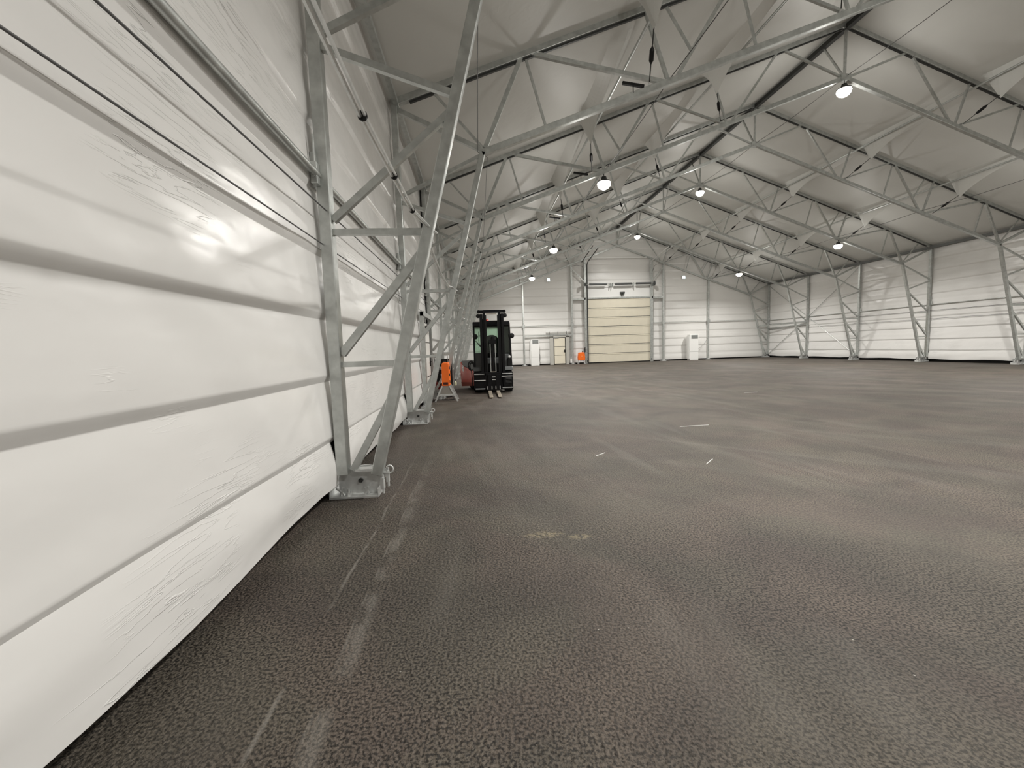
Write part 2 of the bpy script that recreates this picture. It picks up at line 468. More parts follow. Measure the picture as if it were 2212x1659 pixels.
# ================================================================ STEEL FRAMES
def make_frame(i, label):
    """one portal truss frame, built at its own Y"""
    y = FY[i]; o = (0, y, 0)
    R = empty('roof_frame', o, label, 'steel frame', 'steel truss frames spanning the hall')
    def P(u, z, side): return (u if side == 0 else W - u, y, z)
    for sd in (0, 1):
        sg = 1 if sd == 0 else -1
        def bar(name, a, c, w, h, m=M_steel, bev=0.008, dy=0.0):
            q = MB(o); pa, pc = list(P(*a, sd)), list(P(*c, sd)); pa[1] += dy; pc[1] += dy
            q.bar(pa, pc, w, h); return q.done(name, m, R, bevel=bev)
        bar('outer_post', (0, 0.26), (0, EZ + 0.05), 0.125, 0.115)
        bar('inner_leg', (0.335, 0.24), (KU, KZ + 0.03), 0.115, 0.11)
        bar('upper_chord', (-0.02, EZ), (HALF, RZ), 0.12, 0.15)
        kr = bar('keder_rail', (0.3, up_z(0.3) - 0.095), (HALF, RZ - 0.095), 0.05, 0.035, M_dark, 0)
        bar('lower_chord', (KU - 0.02, KZ), (HALF, LZ), 0.115, 0.12)
        def lp(z):  # point on the inner leg
            return 0.335 + (z - 0.24) / (KZ - 0.24) * (KU - 0.335)
        T, t_ = 0.065, 0.045
        for a, c, w in (
            ((0.10, 0.30), (lp(1.10), 1.10), 0.070),
            ((0.05, 1.387), (lp(1.387), 1.387), 0.055),
            ((0.06, 1.49), (lp(2.52), 2.52), 0.075),
            ((0.05, 2.686), (lp(2.686), 2.686), 0.060),
            ((0.06, 2.80), (lp(3.86), 3.86), 0.065),
            ((0.05, 4.40), (lp(3.98), 3.98), 0.065),
            ((0.05, 4.52), (KU - 0.05, KZ - 0.04), 0.065),
            ((0.0, EZ - 0.10), (KU, KZ + 0.06), 0.085),
            ((0.71, up_z(0.71)), (KU, KZ + 0.12), t_),
            ((2.5, up_z(2.5)), (KU + 0.05, KZ + 0.1), 0.085),
            ((2.55, up_z(2.55)), (2.95, lo_z(2.95)), t_),
            ((2.62, up_z(2.62)), (5.42, lo_z(5.42)), 0.08),
            ((4.98, up_z(4.98) - 0.05), (5.45, lo_z(5.45)), T),
            ((5.35, up_z(5.35)), (5.93, 7.32), t_),
            ((6.85, up_z(6.85)), (5.58, lo_z(5.58)), 0.07),
            ((6.90, up_z(6.90)), (7.30, lo_z(7.30)), t_),
            ((6.98, up_z(6.98)), (9.25, lo_z(9.25)), 0.06),
            ((8.80, up_z(8.80)), (9.28, lo_z(9.28)), 0.055),
            ((10.90, up_z(10.90)), (9.40, lo_z(9.40)), 0.06),
            ((11.0, up_z(11.0)), (HALF - 0.04, LZ), 0.06),
        ):
            bar('web_strut', a, c, w * 0.9, w, bev=0)
        # foot: bed plate, curved cheek plates, pin, shackles
        x0 = -0.16 if sd == 0 else W + 0.16
        bp = MB(o)
        lo, hi = sorted((x0, x0 + sg * 0.50))
        bp.box((lo, y - 0.02, 0.0), (hi, y + 0.30, 0.022))
        for xx in (lo, hi - 0.012): bp.box((xx, y - 0.02, 0.022), (xx + 0.012, y + 0.30, 0.095))
        base = bp.done('base_plate', M_zinc, R, bevel=0.003)
        for dy in (0.135, 0.24):
            pl = MB(o); poly = [(-0.085, 0.02), (0.29, 0.02), (0.33, 0.06), (0.40, 0.215), (0.40, 0.235)]
            poly += [(0.40 - 0.48 * k / 10, 0.235 + 0.062 * math.sin(PI * k / 10)) for k in range(1, 10)] + [(-0.085, 0.235)]
            pl.prism([((u if sd == 0 else W - u), y - 0.055 + dy, zz) for u, zz in poly], (0, 0.012, 0))
            pl.done('cheek_plate', M_zinc, R)
        ca = MB(o); lo2, hi2 = sorted(((0.12, 0.37) if sd == 0 else (W - 0.12, W - 0.37))); ca.box((lo2, y - 0.04, 0.285), (hi2, y + 0.06, 0.31)); ca.done('cap_plate', M_zinc, R)
        px = 0.145 if sd == 0 else W - 0.145
        pn = MB(o); pn.tube([(px, y + 0.055, 0.165), (px, y + 0.26, 0.165)], 0.024, 12); pn.tube([(px, y + 0.03, 0.165), (px, y + 0.06, 0.165)], 0.014, 8)
        pn.done('pin', M_dark, R, smooth=True)
        cl = MB(o)
        for k, (u, zz) in enumerate(((0.365, 0.10), (0.405, 0.15))):
            xx = u if sd == 0 else W - u
            cl.box((min(xx, xx + sg * 0.03), y - 0.01 + 0.08 * k, zz - 0.02), (max(xx, xx + sg * 0.03), y + 0.03 + 0.08 * k, zz + 0.10))
            cl.tube([(xx + sg * .02, y + 0.01 + 0.08 * k, zz - 0.07), (xx + sg * .02, y + 0.01 + 0.08 * k, zz + 0.13)], 0.011, 8)
        cl.done('anchor_bolt', M_zinc, R)
        sh = MB(o); xx = 0.45 if sd == 0 else W - 0.45
        sh.tube([(xx + sg * 0.035 * math.cos(a * PI / 6), y + 0.06, 0.27 + 0.042 * math.sin(a * PI / 6)) for a in range(13)], 0.009, 6)
        sh.tube([(xx - sg * 0.06, y + 0.06, 0.24), (xx, y + 0.06, 0.235)], 0.012, 6)
        sh.done('shackle', M_zinc, R, smooth=True)
        rg = MB(o)
        for u, a_ in ((0.19, 0.5), (0.235, -0.6), (-0.05, 0.3), (-0.02, -0.8)):
            xx = u if sd == 0 else W - u
            rg.tube([(xx, y + 0.03, 0.022), (xx + 0.03 * a_, y + 0.03, 0.06), (xx + 0.09 * a_, y + 0.01, 0.11)], 0.013, 6)
        nx = 0.02 if sd == 0 else W - 0.02; rg.tube([(nx, y + 0.04, 0.02), (nx, y + 0.04, 0.05)], 0.028, 6); rg.tube([(nx, y + 0.04, 0.05), (nx, y + 0.04, 0.09)], 0.013, 8); rg.done('tie_hook', M_zinc, R)
        # bracket that carries the wall rail
        bk = MB(o); bx = -0.075 if sd == 0 else W + 0.075
        bk.box((bx - 0.025, y - 0.07, 3.10), (bx + 0.035, y + 0.07, 3.42)); bx2 = -0.045 if sd == 0 else W + 0.045; bk.box((bx2 - 0.03, y - 0.15, 3.10), (bx2 + 0.03, y - 0.065, 3.30)); bk.tube([(bx2, y - 0.11, 3.30), (bx2, y - 0.11, 3.56)], 0.011, 6); bk.tube([(bx2, y - 0.165, 3.17), (bx2, y - 0.15, 3.17)], 0.018, 8); bk.done('rail_bracket', M_steel, R, bevel=0.006)
    # crown: two short verticals under the ridge
    q = MB(o); q.bar((HALF, y, RZ - 0.05), (HALF, y, LZ), 0.06, 0.06); q.done('crown_post', M_steel, R)
    gp = MB(o)
    for (x, zz, s_) in ((HALF, RZ - 0.05, 0.2), (HALF, LZ, 0.16)):
        gp.box((x - s_, y - 0.075, zz - 0.09), (x + s_, y + 0.075, zz + 0.09))
    gp.done('splice_plate', M_steel, R)
    far = 1 if i in (0, 1, 2, 3, 4) else -1
    if i < 7 or True:
        q = MB(o); yy = y + (0.85 if far > 0 and i < 7 else -0.85)
        q.bar((HALF, y, LZ), (HALF, yy, RZ - 0.12), 0.05, 0.05, (1, 0, 0)); q.done('crown_brace', M_steel, R)
    return R
ORD = ['nearest', 'second', 'third', 'fourth', 'fifth', 'sixth', 'seventh', 'last']
FLAB = ['galvanised truss frame nearest the camera, its left foot large in the foreground',
        'galvanised truss frame second from the camera, its left foot behind the foreground one',
        'galvanised truss frame third from the camera, past the small side door',
        'galvanised truss frame fourth from the camera, level with the rear of the forklift',
        'galvanised truss frame fifth from the camera, counted down the hall',
        'galvanised truss frame sixth from the camera, third from the gable wall',
        'galvanised truss frame just before the one at the gable wall',
        'galvanised truss frame standing against the far gable wall']
# frames 0-4 share meshes, so do 5 and 6; the last stands at the wall
frames = {}
F0_ = make_frame(0, FLAB[0]); frames[0] = F0_
F5_ = make_frame(5, FLAB[5]); frames[5] = F5_
index_kids()
for i in (1, 2, 3, 4):
    frames[i] = copy_tree(F0_, None, (0, FY[i], 0)); frames[i]['label'] = FLAB[i]
for i in (6, 7):
    frames[i] = copy_tree(F5_, None, (0, FY[i], 0)); frames[i]['label'] = FLAB[i]

# ---------------------------------------------------------------- long members
def longtube(name, x, z, r, label, cat, m=M_steel, y0=YB, y1=None, sq=False, group=None):
    y1 = FY[7] + 0.05 if y1 is None else y1
    q = MB((x, 0, z))
    if sq: q.bar((x, y0, z), (x, y1, z), r * 2, r * 2, (1, 0, 0))
    else: q.tube([(x, y0, z), (x, y1, z)], r, 10)
    return tag(q.done(name, m, None, smooth=not sq), label, cat, group)
longtube('ridge_purlin', HALF, RZ - 0.09, 0.07, 'dark square tube running down the whole hall under the ridge', 'purlin', M_dark, sq=True)
longtube('eave_purlin', 0.05, EZ - 0.02, 0.045, 'steel tube along the eaves above the near left wall', 'purlin', sq=True)
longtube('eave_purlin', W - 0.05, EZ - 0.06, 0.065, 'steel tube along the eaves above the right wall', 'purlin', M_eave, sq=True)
for u, nm in ((5.00, 'lower'), (8.77, 'upper')):
    longtube('roof_purlin', u, up_z(u) - (0.34 if u < 6 else 0.25), 0.035, 'long tube under the left roof slope, the %s of its two' % nm, 'purlin', group='roof purlins')
    longtube('roof_purlin', W - u, up_z(u) - (0.34 if u < 6 else 0.25), 0.035, 'long tube under the right roof slope, the %s of its two' % nm, 'purlin', group='roof purlins')
# black keder joint where wall lining meets roof lining
for nm, x in (('trim_4', -0.09), ('trim_5', W + 0.09)):
    q = MB(); q.bar((x, YB, EZ + 0.085), (x, YE, EZ + 0.085), 0.05, 0.06, (1, 0, 0)); struct(q.done(nm, M_black), 'black joint between wall lining and roof lining')
# wall rails and wires
longtube('wall_rail', -0.035, 3.20, 0.034, 'steel rail fixed to the posts along the left wall', 'rail')
longtube('wall_rail', W + 0.035, 3.12, 0.020, 'thin steel rail along the right wall', 'rail')
longtube('wall_wire', 0.015, 2.88, 0.007, 'upper dark wire strung along the left wall below the rail', 'wire', M_cable)
longtube('wall_wire', -0.035, 2.56, 0.006, 'lower dark wire strung along the left wall', 'wire', M_cable)
longtube('wall_wire', W + 0.03, 2.80, 0.010, 'upper thin wire along the right wall under its rail', 'wire', M_cable)
longtube('wall_wire', W + 0.03, 2.35, 0.009, 'lower thin wire along the right wall', 'wire', M_cable)
# twin conduit on the inner legs
q = MB((0.9, 0, 2.7)); pts = []
for k in range(-3, 8):
    y = Y0 + k * SP
    pts += [(0.94, y - 0.12, 2.74), (0.99, y - 0.02, 2.70), (1.03, y + 0.09, 2.69), (0.96, y + 0.16, 2.70), (0.92, y + 0.5, 2.66), (0.90, y + 2.1, 2.64), (0.91, y + 3.6, 2.67)]
q.tube(pts[:-3], 0.011, 6); q.tube([(p[0] + 0.024, p[1], p[2] + 0.004) for p in pts[:-3]], 0.009, 6)
cond = tag(q.done('conduit', M_zinc, None, smooth=True), 'thin bright twin conduit strapped along the left inner legs', 'conduit')
for kx, k, kz in ((0.943, 1.4, 2.648), (0.912, 2.197, 2.642), (0.917, 2.95, 2.657), (0.922, 3.697, 2.672)):
    s_ = MB((0.9, 0, 2.7)); s_.tube([(kx, k - 0.006, kz), (kx, k + 0.006, kz)], 0.025, 8); s_.done('strap', M_black, cond)
q = MB(); q.tube([(1.57, YB, 5.36), (1.57, FY[1], 5.36), (1.76, FY[1] + 0.1, 5.30), (1.76, FY[6], 5.32)], 0.006, 5)
tag(q.done('knee_wire', M_cable), 'thin grey wire strung past the left knees of the frames', 'wire')
def sagwire(x, z, y0, y1, sag, r=0.008):
    return [(x, y0 + (y1 - y0) * t / 12, z - sag * math.sin(PI * t / 12)) for t in range(13)]
for x, z, lab in ((HALF + 0.05, LZ + 0.05, 'power cable running down the hall below the ridge, lamp to lamp'),
                  (5.50, lo_z(5.5) + 0.08, 'power cable of the left lamp row along the lower chords'),
                  (W - 5.50, lo_z(5.5) + 0.08, 'power cable of the right lamp row along the lower chords')):
    q = MB(); pts = []
    for k in range(-2, 7): pts += sagwire(x, z, Y0 + k * SP, Y0 + (k + 1) * SP, 0.05)[:-1]
    q.tube(pts, 0.009, 6); tag(q.done('power_cable', M_cable), lab, 'cable')

# turnbuckle rods that hold the pointed folds down
SIDE = ('left', 'right'); ROWN = ('lower', 'upper')
rod0 = {}
for ri, (u0, u1) in enumerate(((4.79, 5.03), (8.57, 9.05))):
    for sd in (0, 1):
        zt = 6.37 + (RZ - EZ) * u0 / HALF - KD[u0][0]
        zl = lo_z(u1) + 0.12
        a = Vector((u0 if sd == 0 else W - u0, -KD[u0][1], zt + 0.03)); c = Vector((u1 if sd == 0 else W - u1, -0.06, zl))
        d = c - a
        q = MB(c); q.tube([a, c], 0.011, 6)
        r_ = q.done('tension_rod', M_dark)
        t2 = MB(c); m1, m2 = a + d * 0.34, a + d * 0.66
        t2.tube([m1, m1 + (m2 - m1) * .2, m1 + (m2 - m1) * .8, m2], 0.03, 8, r2=[0.012, 0.044, 0.044, 0.012])
        tb = t2.done('turnbuckle', M_black, r_)
        hk = MB(c); hk.tube([c, c + V(0, 0.06, -0.09)], 0.02, 6); hk.done('hook', M_zinc, r_)
        rod0[(ri, sd)] = (r_, c)
index_kids()
for i in range(1, 8):
    for (ri, sd), (r_, c) in rod0.items():
        if i == 1: o = r_
        else: o = copy_tree(r_)
        o.location = (c.x, FY[i] + c.y, c.z)
        tag(o, 'black turnbuckle rod at the %s frame, %s of two on the %s slope' % (ORD[i], ROWN[ri], SIDE[sd]), 'turnbuckle', 'turnbuckle rods under the roof folds')

# small bars clamped near the lower chord nodes of the left slope
lb = None
for i in (1, 2, 3):
    loc = (4.70, FY[i] - 0.05, 6.62)
    if lb is None:
        q = MB(loc); q.bar((4.48, loc[1], 6.66), (4.92, loc[1], 6.60), 0.05, 0.05); q.bar((4.70, loc[1], 6.62), (4.70, loc[1], 6.47), 0.015, 0.015)
        lb = q.done('mounting_bar', M_black); o = lb
    else:
        o = lb.copy(); COL.objects.link(o)
    o.location = loc
    tag(o, 'short black mounting bar hung by the lower chord of the %s frame' % ORD[i], 'bar', 'short mounting bars on the left slope')

# wind bracing and strut tubes between the last frames
def brace(name, pts, r, label, cat, m=M_steel, group=None):
    q = MB(pts[0]); q.tube(pts, r, 8); return tag(q.done(name, m, None, smooth=True), label, cat, group)
for sd in (1, 0):
    x = (lambda u: u if sd == 0 else W - u)
    s_ = SIDE[sd]
    brace('bracing_rod', [(x(0.0), FY[5] + 0.1, 0.30), (x(0.0), FY[6], 3.12), (x(0.0), FY[7] - 0.05, EZ - 0.25)], 0.018, 'steel bracing rod on the %s wall rising toward the gable wall' % s_, 'bracing rod', group='wind bracing rods')
    brace('bracing_rod', [(x(0.0), FY[7] - 0.1, 0.30), (x(0.0), FY[6], 3.05), (x(0.0), FY[5] + 0.05, EZ - 0.25)], 0.018, 'steel bracing rod on the %s wall falling toward the gable wall' % s_, 'bracing rod', group='wind bracing rods')
    brace('bracing_tube', [(x(0.96), FY[7], 2.69), (x(0.02), FY[6] + 0.1, 2.72)], 0.045, 'slanting tube between the last two frames by the %s wall' % s_, 'strut tube', group='strut tubes near the gable')
    brace('bracing_tube', [(x(0.02), FY[7], 2.45), (x(0.02), FY[6] + 0.1, 2.55)], 0.04, 'level tube against the %s wall between the last two posts' % s_, 'strut tube', group='strut tubes near the gable')

# ================================================================ LAMPS
def make_lamp(loc, label):
    x, y, z = loc
    R = empty('ceiling_lamp', loc, label, 'lamp', 'high bay lamps under the frames')
    q = MB(loc); q.lathe((x, y, z), [(0.05, 0.17), (0.07, 0.16), (0.10, 0.06), (0.20, 0.02), (0.20, -0.005), (0.19, -0.01)], 24); q.done('housing', M_dark, R, smooth=True)
    q = MB(loc); q.lathe((x, y, z), [(0.19, -0.012), (0.20, -0.05), (0.185, -0.11), (0.14, -0.17), (0.075, -0.205), (0.01, -0.215)], 24); q.done('lens', M_lamp, R, smooth=True)
    q = MB(loc); q.tube([(x, y, z + 0.16), (x, y, z + 0.34)], 0.012, 6); q.done('hanger', M_dark, R)
    return R
lamps = []
for i, ff in ((0, Y0), (2, FY[2]), (4, FY[4]), (6, FY[6]), (-2, Y0 - 2 * SP)):
    for j, (x, z, nm) in enumerate(((5.42, 6.40, 'left'), (HALF, 9.17, 'centre'), (W - 5.42, 6.40, 'right'))):
        lamps.append(((x, ff, z), i, nm))
L0 = None
where = {0: 'above the nearest frame', 2: 'third frame', 4: 'fifth frame', 6: 'seventh frame', -2: 'behind the camera'}
shown = {(2, 'left'), (4, 'left'), (6, 'left'), (2, 'centre'), (4, 'centre'), (6, 'centre'), (4, 'right'), (6, 'right')}
for loc, i, nm in lamps:
    lab = 'glowing warm white high bay lamp of the %s row, %s' % (nm, ('at the ' + where[i]) if i > 0 else where[i])
    if L0 is None:
        L0 = make_lamp(loc, lab); index_kids()
        o = L0
    else:
        o = copy_tree(L0, None, loc)
    o['label'] = lab
    a = bpy.data.lights.new('lamp_light', 'AREA'); a.shape = 'DISK'; a.size = 0.34; a.spread = math.radians(150); a.energy = LAMP_DOWN; a.color = (1.0, 0.978, 0.935)
    ao = bpy.data.objects.new('lamp_light', a); COL.objects.link(ao); ao.location = (loc[0], loc[1], loc[2] - 0.23)
    p = bpy.data.lights.new('lamp_glow', 'POINT'); p.shadow_soft_size = 0.165; p.energy = LAMP_LEAK; p.color = (1.0, 0.978, 0.935)
    po = bpy.data.objects.new('lamp_glow', p); COL.objects.link(po); po.location = (loc[0], loc[1], loc[2] - 0.39)

# ================================================================ GABLE WALL
for k, (x, nm) in enumerate(((5.2, 'left of the white cabinet and small door'), (9.22, 'between the small door and the orange heater'), (16.95, 'just right of the big door'), (20.87, 'right of the right hand white cabinet'))):
    top = lo_z(min(x, W - x)) - 0.05
    R = empty('gable_post', (x, FY[7], 0), 'tall galvanised post on the gable wall, ' + nm, 'post', 'gable posts')
    w_ = 0.11 if k in (0, 3) else 0.15
    o = (x, FY[7], 0)
    q = MB(o); q.box((x - w_ / 2, FY[7] - 0.02, 0.03), (x + w_ / 2, FY[7] + 0.13, top)); q.done('shaft', M_steel, R, bevel=0.008)
    q = MB(o); q.box((x - 0.2, FY[7] - 0.1, 0), (x + 0.2, FY[7] + 0.2, 0.03)); q.box((x - 0.09, FY[7] - 0.06, 0.03), (x + 0.09, FY[7] + 0.14, 0.12)); q.done('base_plate', M_zinc, R)
    q = MB(o); q.box((x - 0.11, FY[7] - 0.04, 3.1), (x + 0.11, FY[7] + 0.14, 3.34)); q.done('rail_bracket', M_steel, R)
q = MB(); q.tube([(0.1, FY[7] + 0.10, 3.22), (10.3, FY[7] + 0.10, 3.22)], 0.022, 8); tag(q.done('gable_rail', M_steel, None, smooth=True), 'thin horizontal rail on the gable wall left of the big door', 'rail')
q = MB(); q.tube([(16.1, FY[7] + 0.10, 3.22), (W - 0.1, FY[7] + 0.10, 3.22)], 0.022, 8); tag(q.done('gable_rail', M_steel, None, smooth=True), 'thin horizontal rail on the gable wall right of the big door', 'rail')

# sectional door
D0 = bpy.data.objects.new('door_1', None); COL.objects.link(D0); D0.location = (13.15, FY[7], 0); struct(D0, 'large cream sectional door in the gable wall')
o = (13.15, FY[7], 0)
DX0, DX1, DZ1 = 10.50, 15.80, 5.27
n = 7; hgt = (DZ1 - 0.06) / n
for k in range(n):
    z0 = 0.06 + k * hgt
    q = MB(o); q.box((DX0, FY[7] + 0.02, z0 + 0.022), (DX1, FY[7] + 0.07, z0 + hgt - 0.022)); q.done('door_section', M_cream, D0, bevel=0.006)
q = MB(o); q.box((DX0 + 0.02, FY[7] + 0.035, 0.02), (DX1 - 0.02, FY[7] + 0.06, DZ1)); q.done('hinge_seal', M_grey, D0)
for k in range(n):
    z0 = 0.06 + k * hgt
    q = MB(o); q.box((DX0, FY[7] + 0.005, z0 + hgt - 0.095), (DX1, FY[7] + 0.02, z0 + hgt - 0.055)); q.done('stiffening_rib', M_cream, D0)
q = MB(o); q.box((DX0, FY[7] - 0.01, 0.0), (DX1, FY[7] + 0.07, 0.07)); q.done('bottom_seal', M_black, D0)
for s_, x in ((-1, DX0), (1, DX1)):
    q = MB(o); q.box((x - 0.04 if s_ > 0 else x - 0.10, FY[7] - 0.05, 0.14), (x + 0.10 if s_ > 0 else x + 0.04, FY[7] + 0.02, 0.28)); q.done('corner_bracket', M_dark, D0)
# door frame: jambs up to the roof, beam, tracks, springs
R = empty('door_frame', o, 'galvanised frame of the big door with tall jambs and cross beam', 'door frame')
for s_, x in ((-1, 10.36), (1, 15.94)):
    q = MB(o); q.box((x - 0.11, FY[7] - 0.04, 0), (x + 0.11, FY[7] + 0.12, lo_z(min(x, W - x)) - 0.1)); q.done('jamb', M_steel, R, bevel=0.006)
    tx = x - s_ * 0.14
    q = MB(o); q.box((tx - 0.028, FY[7] - 0.13, 0), (tx + 0.028, FY[7] - 0.02, 8.0)); q.done('track', M_dark if s_ < 0 else M_steel, R)
    ey, ez = 31.0, 8.62
    q = MB(o); q.tube([(tx, FY[7] - 0.09, 7.98), (tx, FY[7] - 0.22, 8.13), (tx, FY[7] - 0.5, 8.22), (tx, ey, ez)], 0.035, 8); q.done('curved_track', M_dark if s_ < 0 else M_zinc, R, smooth=True)
    q = MB(o); q.tube([(tx + s_ * .42, FY[7] - 0.1, 8.25), (tx + s_ * .42, ey, ez + 0.12)], 0.03, 8); q.done('track_hanger', M_dark if s_ < 0 else M_zinc, R, smooth=True)
    g = 9.22 if s_ < 0 else 16.95
    q = MB(o); q.box((min(g, x), FY[7] - 0.04, 5.22), (max(g, x), FY[7] + 0.10, 5.40)); q.done('side_beam', M_steel, R)
    q = MB(o); q.bar((g, FY[7], 7.75), (x, FY[7], 6.6), 0.06, 0.07); q.done('knee_brace', M_steel, R)
    q = MB(o); q.tube([(g - s_ * (0.02 + t * 0.09), FY[7] - 0.06, 7.9 + 0.10 * math.sin(t * 0.35)) for t in range(6)] + [(x + s_ * (0.33 - 0.05 * t), FY[7] - 0.06, 7.93 - 0.02 * t * t) for t in range(6)], 0.014, 6); q.done('cable_loop', M_cable, R, smooth=True)
q = MB(o); q.box((10.4, FY[7] - 0.05, 5.28), (15.9, FY[7] + 0.08, 5.40)); q.done('head_beam', M_steel, R)
q = MB(o); q.box((10.5, FY[7] + 0.06, 5.41), (15.8, FY[7] + 0.10, 6.30)); q.done('head_panel', M_white, R)
R = empty('spring_shaft', (13.15, FY[7] - 0.3, 6.42), 'torsion spring shaft with three dark springs above the big door', 'spring shaft')
o2 = (13.15, FY[7] - 0.3, 6.42)
q = MB(o2); q.tube([(10.15, FY[7] - 0.3, 6.42), (16.15, FY[7] - 0.3, 6.42)], 0.022, 8); q.done('shaft', M_steel, R, smooth=True)
for x0, x1 in ((10.62, 12.05), (12.75, 14.15), (14.5, 15.75)):
    q = MB(o2); nn = 46
    q.tube([(x0, FY[7] - 0.3, 6.42), (x1, FY[7] - 0.3, 6.42)], 0.085, 12); q.done('torsion_spring', M_grey, R, smooth=True)
for x in (10.2, 12.4, 12.55, 14.3, 16.1):
    q = MB(o2); q.box((x - 0.025, FY[7] - 0.38, 6.22), (x + 0.025, FY[7] + 0.02, 6.5)); q.done('bearing_plate', M_steel, R)
for x in (10.25, 16.05):
    q = MB(o2); q.lathe((x, FY[7] - 0.3, 6.42), [(0.03, -0.05), (0.16, -0.045), (0.16, -0.03), (0.12, 0.0), (0.16, 0.03), (0.16, 0.045), (0.03, 0.05)], 20, 'x'); q.done('cable_drum', M_grey, R, smooth=True)
q = MB(); q.box((13.25, FY[7] - 0.12, 5.66), (13.62, FY[7] + 0.06, 5.80)); q.box((13.36, FY[7] - 0.08, 5.42), (13.38, FY[7] + 0.04, 5.66)); q.box((13.49, FY[7] - 0.08, 5.42), (13.51, FY[7] + 0.04, 5.66))
tag(q.done('door_bracket', M_dark), 'small dark bracket in the middle above the big door', 'bracket')
q = MB(); q.box((10.12, FY[7] - 0.14, 0.95), (10.26, FY[7] - 0.04, 1.25)); q.box((10.17, FY[7] - 0.1, 0.55), (10.2, FY[7] - 0.05, 0.95)); q.bar((10.2, FY[7] - 0.12, 1.2), (10.2, FY[7] - 0.25, 1.35), 0.05, 0.05)
tag(q.done('chain_hoist', M_dark), 'dark chain hoist box on the left jamb of the big door', 'hoist')

# personnel door
D2 = bpy.data.objects.new('door_2', None); COL.objects.link(D2); o = (8.1, FY[7], 0); D2.location = o; struct(D2, 'cream personnel door in the gable wall')
q = MB(o)
for x0, x1 in ((7.32, 7.62), (8.66, 8.92)): q.box((x0, FY[7] - 0.03, 0), (x1, FY[7] + 0.10, 2.32))
q.box((7.32, FY[7] - 0.03, 2.24), (8.92, FY[7] + 0.10, 2.40)); q.done('frame', mat('door_frame_grey', (0.48, 0.47, 0.43), 0.45), D2, bevel=0.005)
q = MB(o); q.box((7.66, FY[7] + 0.0, 0.04), (8.62, FY[7] + 0.05, 2.20)); q.done('gasket', M_dark, D2)
for k in range(3):
    q = MB(o); q.box((7.69, FY[7] - 0.02, 0.08 + k * 0.71), (8.57, FY[7] + 0.02, 0.76 + k * 0.71)); q.done('leaf_panel', M_cream, D2, bevel=0.005)
q = MB(o); q.box((8.50, FY[7] - 0.08, 1.0), (8.56, FY[7] - 0.02, 1.22)); q.bar((8.44, FY[7] - 0.07, 1.12), (8.55, FY[7] - 0.07, 1.12), 0.02, 0.02); q.done('handle', M_black, D2)
q = MB(o); q.box((7.7, FY[7] - 0.06, 2.16), (8.05, FY[7] - 0.01, 2.22)); q.done('closer', M_greymid, D2)
q = MB(); q.box((5.25, FY[7] - 0.03, 2.37), (9.2, FY[7] + 0.07, 2.47)); tag(q.done('lintel_rail', M_steel), 'steel crosspiece over the personnel door joining two gable posts', 'crosspiece')
R = empty('door_canopy', (8.0, FY[7], 2.8), 'white strip on three hooks above the personnel door', 'strip')
o = (8.0, FY[7], 2.8)
q = MB(o); q.box((6.95, FY[7] - 0.10, 2.72), (9.0, FY[7] - 0.02, 2.84)); q.done('strip', M_white, R)
for x in (7.3, 8.0, 8.7):
    q = MB(o); q.box((x - 0.015, FY[7] - 0.06, 2.47), (x + 0.015, FY[7] - 0.03, 2.74)); q.done('hook', M_dark, R)

# white tall heater cabinets
def cabinet(x0, x1, label, grp):
    o = ((x0 + x1) / 2, FY[7] - 0.3, 0)
    R = empty('air_cabinet', o, label, 'cabinet', grp)
    yb, yf = FY[7] - 0.05, FY[7] - 0.50
    q = MB(o); q.box((x0, yf, 0.0), (x1, yb, 2.12)); q.done('body', M_white, R, bevel=0.02)
    q = MB(o); q.box((x0 + 0.13, yf - 0.012, 1.78), (x1 - 0.06, yf + 0.01, 2.08)); g = q.done('grille', M_greymid, R)
    for k in range(6):
        q = MB(o); q.box((x0 + 0.14, yf - 0.03, 1.80 + k * 0.047), (x1 - 0.07, yf - 0.012, 1.815 + k * 0.047)); q.done('grille_slat', M_steel, g)
    q = MB(o); q.box((x0 + 0.02, yf - 0.006, 0.70), (x1 - 0.02, yf, 0.712)); q.done('panel_gap', M_greymid, R)
    q = MB(o); q.tube([(x1 + 0.02, yf + 0.2, 0.95), (x1 + 0.07, yf + 0.2, 0.8), (x1 + 0.07, yf + 0.2, 0.5), (x1 + 0.02, yf + 0.2, 0.3)], 0.018, 6); q.done('hose', M_dark, R, smooth=True)
    q = MB(o); q.box((x0 - 0.06, yf + 0.05, 0.1), (x0, yb, 2.0)); q.done('side_duct', M_white, R, bevel=0.01)
    return R
cabinet(5.68, 6.36, 'tall white cabinet with grille left of the personnel door', 'white heater cabinets')
cabinet(18.98, 19.72, 'tall white cabinet with grille right of the big door', 'white heater cabinets')
q = MB(); q.tube([(19.8, FY[7] - 0.1, 0.9), (20.1, FY[7] - 0.05, 1.0), (20.5, FY[7], 1.35), (20.8, FY[7] - 0.03, 1.8)], 0.01, 6); tag(q.done('power_lead', M_cable), 'thin lead from the right white cabinet up to the gable post', 'cable')

